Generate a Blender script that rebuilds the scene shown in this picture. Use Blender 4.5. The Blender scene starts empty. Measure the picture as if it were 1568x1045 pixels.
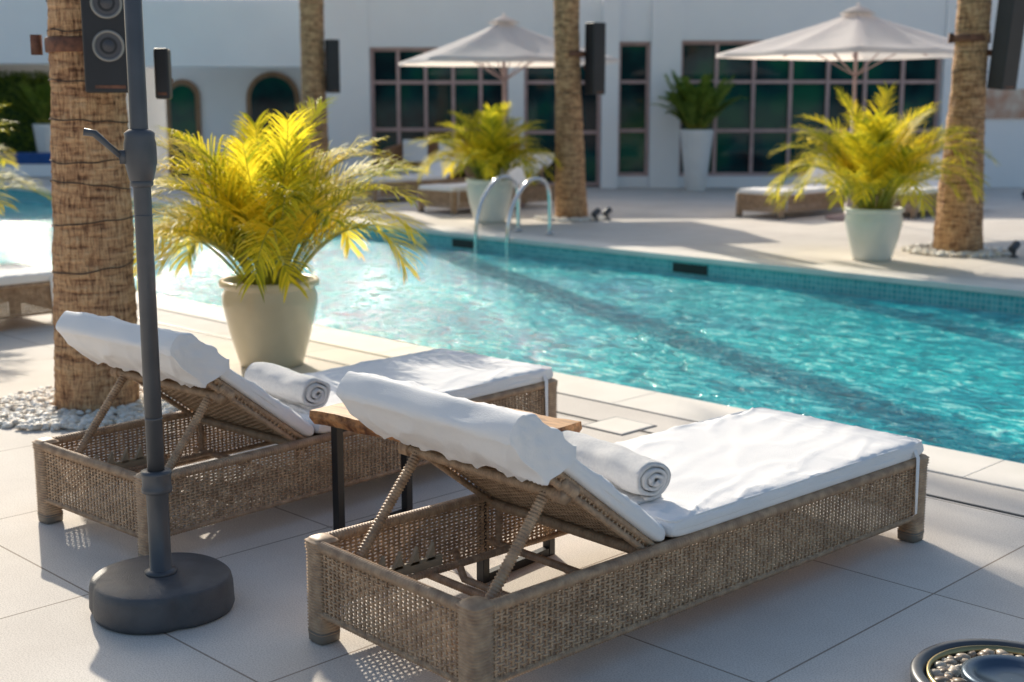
import bpy, math, random
from mathutils import Vector, noise, Matrix
random.seed(7)
R=math.radians
S=bpy.context.scene
# ---------------------------------------------------------------- helpers
class MB:
    def __init__(s): s.v=[]; s.f=[]
    def add(s,vs,fs):
        o=len(s.v); s.v.extend([tuple(p) for p in vs]); s.f.extend([tuple(i+o for i in f) for f in fs]); return s
    def box(s,x0,x1,y0,y1,z0,z1,M=None):
        vs=[Vector((x,y,z)) for z in (z0,z1) for y in (y0,y1) for x in (x0,x1)]
        if M is not None: vs=[M@p for p in vs]
        return s.add(vs,[(0,2,3,1),(4,5,7,6),(0,1,5,4),(2,6,7,3),(0,4,6,2),(1,3,7,5)])
    def tube(s,path,r,sides=8,cap=True,closed=False):
        n=len(path); P=[Vector(p) for p in path]
        rad=r if callable(r) else (lambda i:r)
        prev=None; rings=[]
        for i in range(n):
            if closed: t=(P[(i+1)%n]-P[i-1])
            else: t=P[min(i+1,n-1)]-P[max(i-1,0)]
            t.normalize()
            if prev is None:
                a=Vector((0,0,1)) if abs(t.z)<.9 else Vector((1,0,0))
                nrm=(a-t*a.dot(t)).normalized()
            else:
                nrm=(prev-t*prev.dot(t)).normalized()
            prev=nrm; b=t.cross(nrm); rr=rad(i)
            rings.append([P[i]+(nrm*math.cos(2*math.pi*k/sides)+b*math.sin(2*math.pi*k/sides))*rr for k in range(sides)])
        vs=[p for rg in rings for p in rg]; fs=[]
        m=n if closed else n-1
        for i in range(m):
            j=(i+1)%n
            for k in range(sides):
                k2=(k+1)%sides
                fs.append((i*sides+k,i*sides+k2,j*sides+k2,j*sides+k))
        if cap and not closed:
            fs.append(tuple(range(sides))[::-1]); fs.append(tuple((n-1)*sides+k for k in range(sides)))
        return s.add(vs,fs)
    def lathe(s,prof,c=(0,0,0),sides=32,fn=None,cap=True):
        vs=[];fs=[]
        for r,z in prof:
            for k in range(sides):
                a=2*math.pi*k/sides; q=r*(fn(a,z) if fn else 1)
                vs.append((c[0]+q*math.cos(a),c[1]+q*math.sin(a),c[2]+z))
        n=len(prof)
        for i in range(n-1):
            for k in range(sides):
                k2=(k+1)%sides
                fs.append((i*sides+k,i*sides+k2,(i+1)*sides+k2,(i+1)*sides+k))
        if cap:
            fs.append(tuple(range(sides))[::-1]); fs.append(tuple((n-1)*sides+k for k in range(sides)))
        return s.add(vs,fs)
    def mesh(s,name,mat,smooth=True):
        m=bpy.data.meshes.new(name); m.from_pydata(s.v,[],s.f); m.update()
        if mat: m.materials.append(mat)
        if smooth: m.polygons.foreach_set('use_smooth',[True]*len(m.polygons))
        return m
def obj(name,mesh,parent=None,loc=(0,0,0),rot=(0,0,0),bevel=0,sharp=False):
    o=bpy.data.objects.new(name,mesh); S.collection.objects.link(o)
    o.location=loc; o.rotation_euler=rot
    if parent: o.parent=parent
    if bevel:
        b=o.modifiers.new('b','BEVEL'); b.width=bevel; b.segments=3; b.limit_method='ANGLE'
    return o
def empty(name,loc=(0,0,0),rz=0,scale=1):
    o=bpy.data.objects.new(name,None); S.collection.objects.link(o)
    o.location=loc; o.rotation_euler=(0,0,rz); o.scale=(scale,)*3; o.empty_display_size=.2
    return o
def resample(P,step,closed=False):
    P=[Vector(p) for p in P]
    if closed: P=P+[P[0]]
    L=[0]
    for i in range(1,len(P)): L.append(L[-1]+(P[i]-P[i-1]).length)
    n=max(2,int(round(L[-1]/step))); out=[]; j=0
    for k in range(n if closed else n+1):
        d=L[-1]*k/n
        while j<len(L)-2 and L[j+1]<d: j+=1
        t=(d-L[j])/max(1e-9,L[j+1]-L[j]); out.append(P[j].lerp(P[j+1],min(1,t)))
    return out
def ripple_tube(mb,path,r,amp=.0022,pitch=4,step=.0026,sides=8,closed=False):
    q=resample(path,step,closed)
    mb.tube(q,lambda i:r+amp*math.cos(2*math.pi*i/pitch)-amp*.5,sides,True,closed)
# ---------------------------------------------------------------- materials
def newmat(name):
    m=bpy.data.materials.new(name); m.use_nodes=True; nt=m.node_tree; nt.nodes.clear()
    out=nt.nodes.new('ShaderNodeOutputMaterial'); return m,nt,out
def N(nt,t,**kw):
    n=nt.nodes.new(t)
    for k,v in kw.items(): setattr(n,k,v)
    return n
def c4(c): return (c[0],c[1],c[2],1)
def coords(nt,scale=(1,1,1),kind='Object'):
    tc=N(nt,'ShaderNodeTexCoord'); mp=N(nt,'ShaderNodeMapping'); mp.inputs['Scale'].default_value=scale
    nt.links.new(tc.outputs[kind],mp.inputs['Vector']); return mp.outputs['Vector']
def ramp(nt,src,stops):
    r=N(nt,'ShaderNodeValToRGB'); e=r.color_ramp.elements
    while len(e)>1: e.remove(e[-1])
    e[0].position=stops[0][0]; e[0].color=c4(stops[0][1])
    for p,c in stops[1:]:
        q=e.new(p); q.color=c4(c)
    nt.links.new(src,r.inputs[0]); return r.outputs[0]
def simple(name,ca,cb=None,rough=.5,scale=6,bump=0,bscale=60,metal=0,stretch=(1,1,1),spec=.5,detail=4,coat=0,bdist=.01):
    m,nt,out=newmat(name); cb=cb or tuple(x*.8 for x in ca)
    v=coords(nt,stretch)
    no=N(nt,'ShaderNodeTexNoise'); no.inputs['Scale'].default_value=scale; no.inputs['Detail'].default_value=detail
    nt.links.new(v,no.inputs['Vector'])
    col=ramp(nt,no.outputs['Fac'],[(.35,cb),(.65,ca)])
    p=N(nt,'ShaderNodeBsdfPrincipled'); nt.links.new(col,p.inputs['Base Color'])
    p.inputs['Roughness'].default_value=rough; p.inputs['Metallic'].default_value=metal
    p.inputs['Specular IOR Level'].default_value=spec
    p.inputs['Coat Weight'].default_value=coat
    if bump:
        b2=N(nt,'ShaderNodeTexNoise'); b2.inputs['Scale'].default_value=bscale; b2.inputs['Detail'].default_value=5
        nt.links.new(v,b2.inputs['Vector'])
        bp=N(nt,'ShaderNodeBump'); bp.inputs['Strength'].default_value=bump; bp.inputs['Distance'].default_value=bdist
        nt.links.new(b2.outputs['Fac'],bp.inputs['Height']); nt.links.new(bp.outputs[0],p.inputs['Normal'])
    nt.links.new(p.outputs[0],out.inputs[0]); return m
def leafmat(name,stops,trans=.45):
    m,nt,out=newmat(name)
    g=N(nt,'ShaderNodeNewGeometry'); no=N(nt,'ShaderNodeTexNoise'); no.inputs['Scale'].default_value=2.2
    nt.links.new(coords(nt),no.inputs['Vector'])
    a=N(nt,'ShaderNodeMath',operation='MULTIPLY'); a.inputs[1].default_value=.45; nt.links.new(g.outputs['Random Per Island'],a.inputs[0])
    b=N(nt,'ShaderNodeMath',operation='MULTIPLY_ADD'); b.inputs[1].default_value=1.3; nt.links.new(no.outputs['Fac'],b.inputs[0]); 
    s_=N(nt,'ShaderNodeMath',operation='ADD'); nt.links.new(a.outputs[0],s_.inputs[0]); nt.links.new(b.outputs[0],s_.inputs[1]); b.inputs[2].default_value=-.35
    col=ramp(nt,s_.outputs[0],stops)
    p=N(nt,'ShaderNodeBsdfPrincipled'); p.inputs['Roughness'].default_value=.55; p.inputs['Specular IOR Level'].default_value=.3; nt.links.new(col,p.inputs['Base Color'])
    t=N(nt,'ShaderNodeBsdfTranslucent'); nt.links.new(col,t.inputs[0])
    mx=N(nt,'ShaderNodeMixShader'); mx.inputs[0].default_value=trans
    nt.links.new(p.outputs[0],mx.inputs[1]); nt.links.new(t.outputs[0],mx.inputs[2]); nt.links.new(mx.outputs[0],out.inputs[0]); return m
M_wick=simple('wicker',(.62,.43,.275),(.38,.245,.15),rough=.5,scale=26,bump=.3,bscale=220)
M_wick2=simple('wicker_pole',(.54,.37,.235),(.34,.22,.14),rough=.5,scale=30)
M_cap=simple('foot_cap',(.24,.20,.16),rough=.5)
M_ratch=simple('ratchet_plastic',(.50,.42,.30),rough=.5)
M_fab=simple('white_canvas',(.91,.895,.89),(.86,.85,.85),rough=.85,scale=5,bump=.25,bscale=260,spec=.2)
M_towel=simple('terry_towel',(.91,.90,.89),(.83,.82,.82),rough=.95,scale=90,bump=.8,bscale=400,spec=.1)
M_black=simple('black_metal',(.015,.015,.017),rough=.4,spec=.5)
M_cable=simple('cable_rubber',(.06,.045,.035),rough=.7)
M_grey=simple('anthracite_metal',(.095,.10,.112),(.075,.08,.09),rough=.42,scale=8,metal=.2)
M_base=simple('umbrella_base_plastic',(.095,.098,.108),(.065,.068,.076),rough=.5,scale=14,bump=.3,bscale=300)
M_chrome=simple('chrome',(.75,.77,.8),rough=.15,metal=1)
M_pot=simple('glazed_pot',(.68,.61,.44),(.58,.52,.37),rough=.28,scale=3,coat=.3)
M_potw=simple('white_pot',(.82,.83,.83),(.76,.77,.77),rough=.4,scale=3)
M_soil=simple('soil',(.06,.04,.025),rough=.9,bump=1,bscale=60)
M_areca=leafmat('areca_leaf',[(.10,(.09,.13,.012)),(.32,(.34,.36,.02)),(.54,(.85,.72,.04)),(.85,(1,.80,.05)),(1,(.98,.64,.03))],.58)
M_green=leafmat('green_leaf',[(.2,(.05,.12,.015)),(.8,(.24,.34,.05))],.4)
M_palm=leafmat('palm_leaf',[(.2,(.05,.09,.02)),(.8,(.14,.2,.05))],.3)
M_stem=simple('palm_stem',(.42,.40,.06),(.24,.28,.04),rough=.5)
M_wall=simple('white_render',(.94,.94,.945),(.91,.91,.92),rough=.8,scale=1.2,bump=.1,bscale=40)
M_mull=simple('window_frame',(.56,.39,.37),(.46,.32,.30),rough=.5)
M_speaker=simple('speaker_black',(.018,.02,.026),rough=.45)
M_cone=simple('speaker_cone',(.10,.10,.11),(.07,.07,.08),rough=.5)
M_ring=simple('speaker_ring',(.32,.31,.29),rough=.4,metal=.5)
M_rust=simple('rusty_strap',(.22,.09,.05),(.1,.045,.03),rough=.7,scale=25)
def mk_canopy():
    m,nt,out=newmat('canopy_fabric')
    p=N(nt,'ShaderNodeBsdfPrincipled'); p.inputs['Base Color'].default_value=(.90,.88,.91,1); p.inputs['Roughness'].default_value=.9
    t=N(nt,'ShaderNodeBsdfTranslucent'); t.inputs[0].default_value=(.93,.84,.75,1)
    no=N(nt,'ShaderNodeTexNoise'); no.inputs['Scale'].default_value=3; nt.links.new(coords(nt),no.inputs['Vector'])
    bp=N(nt,'ShaderNodeBump'); bp.inputs['Distance'].default_value=.05; bp.inputs['Strength'].default_value=.4
    nt.links.new(no.outputs[0],bp.inputs['Height']); nt.links.new(bp.outputs[0],p.inputs['Normal'])
    mx=N(nt,'ShaderNodeMixShader'); mx.inputs[0].default_value=.5
    nt.links.new(p.outputs[0],mx.inputs[1]); nt.links.new(t.outputs[0],mx.inputs[2]); nt.links.new(mx.outputs[0],out.inputs[0]); return m
M_canopy=mk_canopy()
def mk_deck():
    m,nt,out=newmat('deck_tiles'); v=coords(nt)
    br=N(nt,'ShaderNodeTexBrick'); br.offset=0; br.inputs['Scale'].default_value=1
    br.inputs['Brick Width'].default_value=.98; br.inputs['Row Height'].default_value=.98
    br.inputs['Mortar Size'].default_value=.0040; br.inputs['Mortar Smooth'].default_value=.3
    br.inputs['Color1'].default_value=(1,1,1,1); br.inputs['Color2'].default_value=(.93,.93,.93,1); br.inputs['Mortar'].default_value=(.45,.40,.36,1)
    nt.links.new(v,br.inputs['Vector'])
    n1=N(nt,'ShaderNodeTexNoise'); n1.inputs['Scale'].default_value=1.3; n1.inputs['Detail'].default_value=9; n1.inputs['Roughness'].default_value=.65; nt.links.new(v,n1.inputs['Vector'])
    n2=N(nt,'ShaderNodeTexNoise'); n2.inputs['Scale'].default_value=200; n2.inputs['Detail'].default_value=4; nt.links.new(v,n2.inputs['Vector'])
    base=ramp(nt,n1.outputs['Fac'],[(.3,(.73,.665,.60)),(.7,(.88,.82,.75))])
    sp=ramp(nt,n2.outputs['Fac'],[(.38,(.78,.77,.76)),(.58,(1,1,1))])
    a=N(nt,'ShaderNodeMixRGB',blend_type='MULTIPLY'); a.inputs[0].default_value=1; nt.links.new(base,a.inputs[1]); nt.links.new(sp,a.inputs[2])
    b=N(nt,'ShaderNodeMixRGB',blend_type='MULTIPLY'); b.inputs[0].default_value=1; nt.links.new(a.outputs[0],b.inputs[1]); nt.links.new(br.outputs['Color'],b.inputs[2])
    p=N(nt,'ShaderNodeBsdfPrincipled'); nt.links.new(b.outputs[0],p.inputs['Base Color']); p.inputs['Roughness'].default_value=.8; p.inputs['Specular IOR Level'].default_value=.15
    bp=N(nt,'ShaderNodeBump'); bp.inputs['Strength'].default_value=.2; bp.inputs['Distance'].default_value=.003
    nt.links.new(n2.outputs['Fac'],bp.inputs['Height']); nt.links.new(bp.outputs[0],p.inputs['Normal'])
    nt.links.new(p.outputs[0],out.inputs[0]); return m
M_deck=mk_deck()
M_coping=simple('coping_stone',(.89,.83,.75),(.80,.75,.67),rough=.75,scale=3,bump=.15,bscale=150,spec=.2)
def mk_mosaic():
    m,nt,out=newmat('pool_mosaic')
    tc=N(nt,'ShaderNodeTexCoord'); sx=N(nt,'ShaderNodeSeparateXYZ'); nt.links.new(tc.outputs['Object'],sx.inputs[0])
    ad=N(nt,'ShaderNodeMath',operation='ADD'); nt.links.new(sx.outputs[0],ad.inputs[0]); nt.links.new(sx.outputs[1],ad.inputs[1])
    cx=N(nt,'ShaderNodeCombineXYZ'); nt.links.new(ad.outputs[0],cx.inputs[0]); nt.links.new(sx.outputs[2],cx.inputs[1])
    br=N(nt,'ShaderNodeTexBrick'); br.offset=0; br.inputs['Scale'].default_value=1
    br.inputs['Brick Width'].default_value=.05; br.inputs['Row Height'].default_value=.05; br.inputs['Mortar Size'].default_value=.003
    br.inputs['Color1'].default_value=(.09,.44,.46,1); br.inputs['Color2'].default_value=(.18,.58,.58,1); br.inputs['Mortar'].default_value=(.5,.70,.68,1)
    nt.links.new(cx.outputs[0],br.inputs['Vector'])
    p=N(nt,'ShaderNodeBsdfPrincipled'); nt.links.new(br.outputs['Color'],p.inputs['Base Color']); p.inputs['Roughness'].default_value=.2
    nt.links.new(p.outputs[0],out.inputs[0]); return m
M_mosaic=mk_mosaic()
def mk_water():
    m,nt,out=newmat('pool_water'); v=coords(nt,(1.5,2.6,1)); L=nt.links
    def nz(s,d,di):
        n=N(nt,'ShaderNodeTexNoise'); n.inputs['Scale'].default_value=s; n.inputs['Detail'].default_value=d; n.inputs['Distortion'].default_value=di; L.new(v,n.inputs['Vector']); return n
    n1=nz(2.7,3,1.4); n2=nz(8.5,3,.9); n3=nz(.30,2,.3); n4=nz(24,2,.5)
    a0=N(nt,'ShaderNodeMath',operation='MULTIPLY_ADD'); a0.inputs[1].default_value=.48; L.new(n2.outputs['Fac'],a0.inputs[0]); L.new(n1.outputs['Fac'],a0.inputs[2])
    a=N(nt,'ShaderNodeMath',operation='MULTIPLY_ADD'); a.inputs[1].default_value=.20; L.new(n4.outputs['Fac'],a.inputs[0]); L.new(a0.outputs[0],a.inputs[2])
    cr=ramp(nt,a.outputs[0],[(.64,(.001,.21,.27)),(.80,(.001,.38,.46)),(.93,(.02,.60,.66)),(1.0,(.28,.86,.85))])  # caustic and refracted light of the ripples, painted into the base colour
    big=ramp(nt,n3.outputs['Fac'],[(.35,(.75,.84,.88)),(.65,(1.8,1.3,1.16))])  # broad bright and dim patches of lit water, painted in by colour
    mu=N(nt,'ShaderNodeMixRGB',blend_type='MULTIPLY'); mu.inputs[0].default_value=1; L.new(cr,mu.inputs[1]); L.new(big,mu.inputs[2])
    p=N(nt,'ShaderNodeBsdfPrincipled'); L.new(mu.outputs[0],p.inputs['Base Color']); p.inputs['Roughness'].default_value=.05; p.inputs['IOR'].default_value=1.33
    bp=N(nt,'ShaderNodeBump'); bp.inputs['Strength'].default_value=.9; bp.inputs['Distance'].default_value=.045
    L.new(a.outputs[0],bp.inputs['Height']); L.new(bp.outputs[0],p.inputs['Normal']); L.new(p.outputs[0],out.inputs[0]); return m
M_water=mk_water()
def mk_glass():
    m,nt,out=newmat('dark_teal_glass'); v=coords(nt); L=nt.links
    n1=N(nt,'ShaderNodeTexNoise'); n1.inputs['Scale'].default_value=.9; n1.inputs['Detail'].default_value=3; L.new(v,n1.inputs['Vector'])
    c=ramp(nt,n1.outputs['Fac'],[(.38,(.002,.018,.028)),(.5,(.002,.055,.06)),(.62,(.006,.11,.065))])
    p=N(nt,'ShaderNodeBsdfPrincipled'); L.new(c,p.inputs['Base Color']); p.inputs['Roughness'].default_value=.05; p.inputs['IOR'].default_value=1.33; L.new(p.outputs[0],out.inputs[0]); return m
M_glass=mk_glass()
def mk_trunk():
    m,nt,out=newmat('palm_trunk_bark'); L=nt.links
    v2=coords(nt,(14,14,2.2)); v3=coords(nt,(2.5,2.5,14))
    n1=N(nt,'ShaderNodeTexNoise'); n1.inputs['Scale'].default_value=5; n1.inputs['Detail'].default_value=7; n1.inputs['Distortion'].default_value=.6; L.new(v2,n1.inputs['Vector'])
    n2=N(nt,'ShaderNodeTexNoise'); n2.inputs['Scale'].default_value=3; n2.inputs['Detail'].default_value=6; L.new(v3,n2.inputs['Vector'])
    mx=N(nt,'ShaderNodeMath',operation='MULTIPLY'); L.new(n1.outputs['Fac'],mx.inputs[0]); L.new(n2.outputs['Fac'],mx.inputs[1])
    c=ramp(nt,mx.outputs[0],[(.13,(.12,.05,.025)),(.20,(.42,.22,.11)),(.28,(.66,.39,.20)),(.42,(.80,.54,.31))])
    p=N(nt,'ShaderNodeBsdfPrincipled'); L.new(c,p.inputs['Base Color']); p.inputs['Roughness'].default_value=.85
    bp=N(nt,'ShaderNodeBump'); bp.inputs['Strength'].default_value=1; bp.inputs['Distance'].default_value=.05; L.new(mx.outputs[0],bp.inputs['Height']); L.new(bp.outputs[0],p.inputs['Normal'])
    L.new(p.outputs[0],out.inputs[0]); return m
M_trunk=mk_trunk()
def mk_wood():
    m,nt,out=newmat('live_edge_wood'); L=nt.links; v=coords(nt,(1,7,3))
    w=N(nt,'ShaderNodeTexNoise'); w.inputs['Scale'].default_value=5; w.inputs['Detail'].default_value=7; w.inputs['Distortion'].default_value=1.5; L.new(v,w.inputs['Vector'])
    c=ramp(nt,w.outputs['Fac'],[(.3,(.22,.09,.035)),(.5,(.52,.26,.10)),(.7,(.68,.38,.17))])
    p=N(nt,'ShaderNodeBsdfPrincipled'); L.new(c,p.inputs['Base Color']); p.inputs['Roughness'].default_value=.4; L.new(p.outputs[0],out.inputs[0]); return m
M_wood=mk_wood()
M_bark=simple('bark_edge',(.70,.33,.13),(.16,.06,.025),rough=.7,scale=28,bump=1,bscale=60)
def mk_pebble():
    m,nt,out=newmat('pebbles'); L=nt.links; g=N(nt,'ShaderNodeNewGeometry')
    c=ramp(nt,g.outputs['Random Per Island'],[(0,(.58,.48,.37)),(.4,(.80,.75,.67)),(1,(.90,.88,.84))])
    p=N(nt,'ShaderNodeBsdfPrincipled'); L.new(c,p.inputs['Base Color']); p.inputs['Roughness'].default_value=.6; L.new(p.outputs[0],out.inputs[0]); return m
M_peb=mk_pebble()
# ---------------------------------------------------------------- setting: deck, pool
A0,A1,B0,B1=-26,14,5.62,10.95; ROT=R(-45); WZ=-.2
g=MB(); E=400
o=[(-E,-E,0),(E,-E,0),(E,E,0),(-E,E,0)]; i_=[(A0,B0,0),(A1,B0,0),(A1,B1,0),(A0,B1,0)]
g.add(o+i_,[(0,1,5,4),(1,2,6,5),(2,3,7,6),(3,0,4,7)])
obj('ground_deck_paving',g.mesh('deck',M_deck,False),rot=(0,0,ROT))
g=MB(); zb=-.9
g.add([(A0,B0,zb),(A1,B0,zb),(A1,B1,zb),(A0,B1,zb),(A0,B0,-.04),(A1,B0,-.04),(A1,B1,-.04),(A0,B1,-.04)],[(0,1,2,3),(0,4,5,1),(1,5,6,2),(2,6,7,3),(3,7,4,0)])
pool=empty('swimming_pool',rz=ROT)
obj('pool_basin_tiles',g.mesh('basin',M_mosaic,False),pool)
g=MB(); e=.03; w=.36
def copestrip(x0,x1,y0,y1,alongx):
    n=int((x1-x0 if alongx else y1-y0)/.98)
    for k in range(n):
        if alongx:
            a=x0+(x1-x0)*k/n; b=x0+(x1-x0)*(k+1)/n; g.box(a+.0012,b-.0012,y0,y1,-.045,.008)
        else:
            a=y0+(y1-y0)*k/n; b=y0+(y1-y0)*(k+1)/n; g.box(x0,x1,a+.0012,b-.0012,-.045,.008)
copestrip(A0-w,A1+w,B0-w,B0+e,True); copestrip(A0-w,A1+w,B1-e,B1+w,True)
copestrip(A0-w,A0+e,B0+e+.002,B1-e-.002,False); copestrip(A1-e,A1+w,B0+e+.002,B1-e-.002,False)
obj('pool_coping',g.mesh('coping',M_coping,False),pool,bevel=.004)
g=MB(); g.add([(A0,B0,WZ),(A1,B0,WZ),(A1,B1,WZ),(A0,B1,WZ)],[(0,1,2,3)])
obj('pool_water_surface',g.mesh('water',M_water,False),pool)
g=MB()
for a in (-11.75,-8.35,-3.0): 
    g.box(a-.22,a+.22,B1-.012,B1+.05,-.17,-.075)
obj('skimmer_openings',g.mesh('skim',M_black,False),pool)
g=MB(); g.box(A0,A1,4.92,4.935,-.01,.004); obj('drain_slot',g.mesh('slot',M_black,False),pool)
g=MB(); g.box(-4.3,-4.05,4.80,5.05,-.01,.006); obj('skimmer_lid',g.mesh('lid',M_coping,False),pool,bevel=.004)
g=MB(); g.box(-4.31,-4.04,4.79,5.06,-.01,.0035); obj('skimmer_lid_frame',g.mesh('lidf',M_grey,False),pool)
lad=empty('pool_ladder',loc=(0,0,0),rz=ROT)
g=MB()
for a in (-11.46,-10.93):
    P=[]
    for (b,z) in [(B1-.10,-.85),(B1-.10,-.2),(B1-.08,.15),(B1+.02,.42),(B1+.2,.62),(B1+.36,.68),(B1+.52,.64),(B1+.60,.52),(B1+.62,.3),(B1+.62,0)]: P.append(Vector((a,b,z)))
    Q=[]
    for k in range(len(P)-1):
        p0=P[max(k-1,0)];p1=P[k];p2=P[k+1];p3=P[min(k+2,len(P)-1)]
        for j in range(6):
            t=j/6; Q.append(.5*((2*p1)+(p2-p0)*t+(2*p0-5*p1+4*p2-p3)*t*t+(3*p1-p0-3*p2+p3)*t**3))
    Q.append(P[-1]); g.tube(Q,.024,10); g.lathe([(.05,0.010),(.05,.03),(.03,.035)],(a,B1+.62,0),16)
for z in (-.25,-.5): g.box(-11.46,-10.93,B1-.14,B1-.06,z-.015,z+.015)
obj('ladder_rails',g.mesh('rails',M_chrome),lad)
# ---------------------------------------------------------------- lounger meshes
LL,LW=2.14,.73
def rrect(x0,x1,y0,y1,r,z,n=6):
    P=[]
    for cx,cy,a0 in ((x1-r,y0+r,-90),(x1-r,y1-r,0),(x0+r,y1-r,90),(x0+r,y0+r,180)):
        for k in range(n+1):
            a=R(a0+90*k/n); P.append(Vector((cx+r*math.cos(a),cy+r*math.sin(a),z)))
    return P
def weave(mb,path,nrm,up,h0,h1,rowp=.0112,sh=.0085,th=.0036,amp=.0032,closed=False):
    n=len(path); rows=int((h1-h0)/rowp)
    for j in range(rows):
        hc=h0+(j+.5)*(h1-h0)/rows; vs=[]; ph=noise.noise(Vector((j*3.3,0,0)))*.0010
        for i in range(n):
            of=amp*math.cos(math.pi*i/4+math.pi*j); p=path[i]+up*(hc+ph+.0008*noise.noise(Vector((i*.15,j*2.7,0))))+nrm[i]*of
            vs+= [p+nrm[i]*th/2,p+up*sh/2,p-nrm[i]*th/2,p-up*sh/2]
        fs=[]
        for i in range(n if closed else n-1):
            a=i*4;b=((i+1)%n)*4
            for k in range(4): fs.append((a+k,b+k,b+(k+1)%4,a+(k+1)%4))
        mb.add(vs,fs)
    for i in range(0,n,4):
        c=path[i]; t=.0026; nn=nrm[i]; tt=up.cross(nn)
        vs=[c+up*h+nn*a+tt*b for h in (h0,h1) for a,b in ((t,t*1.3),(-t,t*1.3),(-t,-t*1.3),(t,-t*1.3))]
        mb.add(vs,[(0,1,5,4),(1,2,6,5),(2,3,7,6),(3,0,4,7)])
hw=LW/2
mb=MB(); per=rrect(.012,LL-.012,-hw+.012,hw-.012,.045,0)
tot=sum((per[i]-per[i-1]).length for i in range(len(per)))
ST=.0050
step=tot/ (8*round(tot/ST/8)); q=resample(per,step,True)
nr=[]
for i in range(len(q)):
    t=(q[(i+1)%len(q)]-q[i-1]).normalized(); nr.append(Vector((t.y,-t.x,0)))
weave(mb,q,nr,Vector((0,0,1)),.100,.298,closed=True)
m_fweave=mb.mesh('frame_weave',M_wick)
mb=MB()
ripple_tube(mb,[p+Vector((0,0,.306)) for p in rrect(.016,LL-.016,-hw+.016,hw-.016,.045,0)],.0175,closed=True)
ripple_tube(mb,[p+Vector((0,0,.098)) for p in rrect(.014,LL-.014,-hw+.014,hw-.014,.045,0)],.0105,closed=True)
sq=lambda a,z:1/(abs(math.cos(a))**5+abs(math.sin(a))**5)**.2
for x in (.038,LL-.038):
    for y in (-hw+.038,hw-.038):
        prof=[]; n=118
        for k in range(n+1):
            z=.03+.300*k/n; r=.0368+.0024*math.cos(2*math.pi*k/4)+(.0025 if z>.29 else 0)
            if k>n-5: r-= .003*(k-n+5)**1.3
            prof.append((r,z))
        mb.lathe(prof,(x,y,0),16,fn=sq)
m_rail=mb.mesh('wrapped_rails_and_legs',M_wick2)
mb=MB()
for x in (.038,LL-.038):
    for y in (-hw+.038,hw-.038):
        mb.lathe([(.03,0),(.036,.004),(.038,.036),(.03,.04)],(x,y,0),16,fn=sq)
m_caps=mb.mesh('foot_caps',M_cap)
# back rest
TH=R(38); HX,HZ=.72,.295; d=Vector((-math.cos(TH),0,math.sin(TH))); nn=Vector((math.sin(TH),0,math.cos(TH)))
def bp_(l,y,o=0): return Vector((HX,y,HZ))+d*l+nn*o
PL=.66
mb=MB()
py=resample([Vector((HX,-.31,HZ)),Vector((HX,.31,HZ))],ST)
weave(mb,py,[nn]*len(py),d,.0,PL)
for y in (-.325,.325):
    pl=resample([bp_(0,y,-.014),bp_(PL,y,-.014)],ST)
    sg=1 if y>0 else -1
    weave(mb,pl,[Vector((0,sg,0))]*len(pl),nn,-.006,.018)
m_bweave=mb.mesh('backrest_weave',M_wick)
mb=MB()
ripple_tube(mb,[bp_(-.01,-.325,-.021),bp_(PL-.02,-.325,-.021),bp_(PL+.01,-.30,-.010),bp_(PL+.01,.30,-.010),bp_(PL-.02,.325,-.021),bp_(-.01,.325,-.021)],.010)
ripple_tube(mb,[bp_(-.0,-.325,.006),bp_(PL,-.325,.006)],.010); ripple_tube(mb,[bp_(-.0,.325,.006),bp_(PL,.325,.006)],.010)
ripple_tube(mb,[bp_(.01,-.34,-.02),bp_(.01,.34,-.02)],.017)
CBL=.445
ripple_tube(mb,[bp_(CBL,-.30,-.036),bp_(CBL,.30,-.036)],.0175)
ripple_tube(mb,[bp_(CBL,-.335,-.036),bp_(CBL,-.30,-.036)],.024)
ripple_tube(mb,[bp_(CBL,.335,-.036),bp_(CBL,.30,-.036)],.024)
for y in (-.325,.325): ripple_tube(mb,[bp_(CBL-.03,y,-.012),bp_(CBL+.03,y,-.012)],.021)
BX,BZ=.115,.245
for y in (-.265,.265): ripple_tube(mb,[bp_(CBL,y,-.038),Vector((BX,y,BZ))],.0165)
ripple_tube(mb,[Vector((BX,-.30,BZ)),Vector((BX,.30,BZ))],.0155)
for y in (-.23,.23):
    ripple_tube(mb,[Vector((.03,y,.16)),Vector((.70,y,.16))],.012)
for x in (.36,.70): ripple_tube(mb,[Vector((x,-.34,.15)),Vector((x,.34,.15))],.013)
ripple_tube(mb,[Vector((.55,-.34,.15)),Vector((.42,-.15,.145)),Vector((.42,.15,.145)),Vector((.55,.34,.15))],.011)
for y in (-.3,.3): ripple_tube(mb,[Vector((.70,y,.13)),Vector((.70,y,.28))],.013)
m_struts=mb.mesh('backrest_frame_and_struts',M_wick2)
mb=MB()
for y in (-.255,.255):
    mb.box(.08,.42,y-.007,y+.007,.165,.198)
    for k in range(5):
        x=.11+.062*k; mb.add([(x,y-.007,.19),(x+.035,y-.007,.19),(x+.030,y-.007,.245),(x,y+.007,.19),(x+.035,y+.007,.19),(x+.030,y+.007,.245)],[(0,1,2),(3,5,4),(0,2,5,3),(1,4,5,2),(0,3,4,1)])
m_ratchet=mb.mesh('ratchet_bars',M_ratch,False)
mb=MB(); mb.box(.74,LL-.04,-.33,.33,.285,.305); m_deck2=mb.mesh('seat_deck',M_wick2,False)
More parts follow.
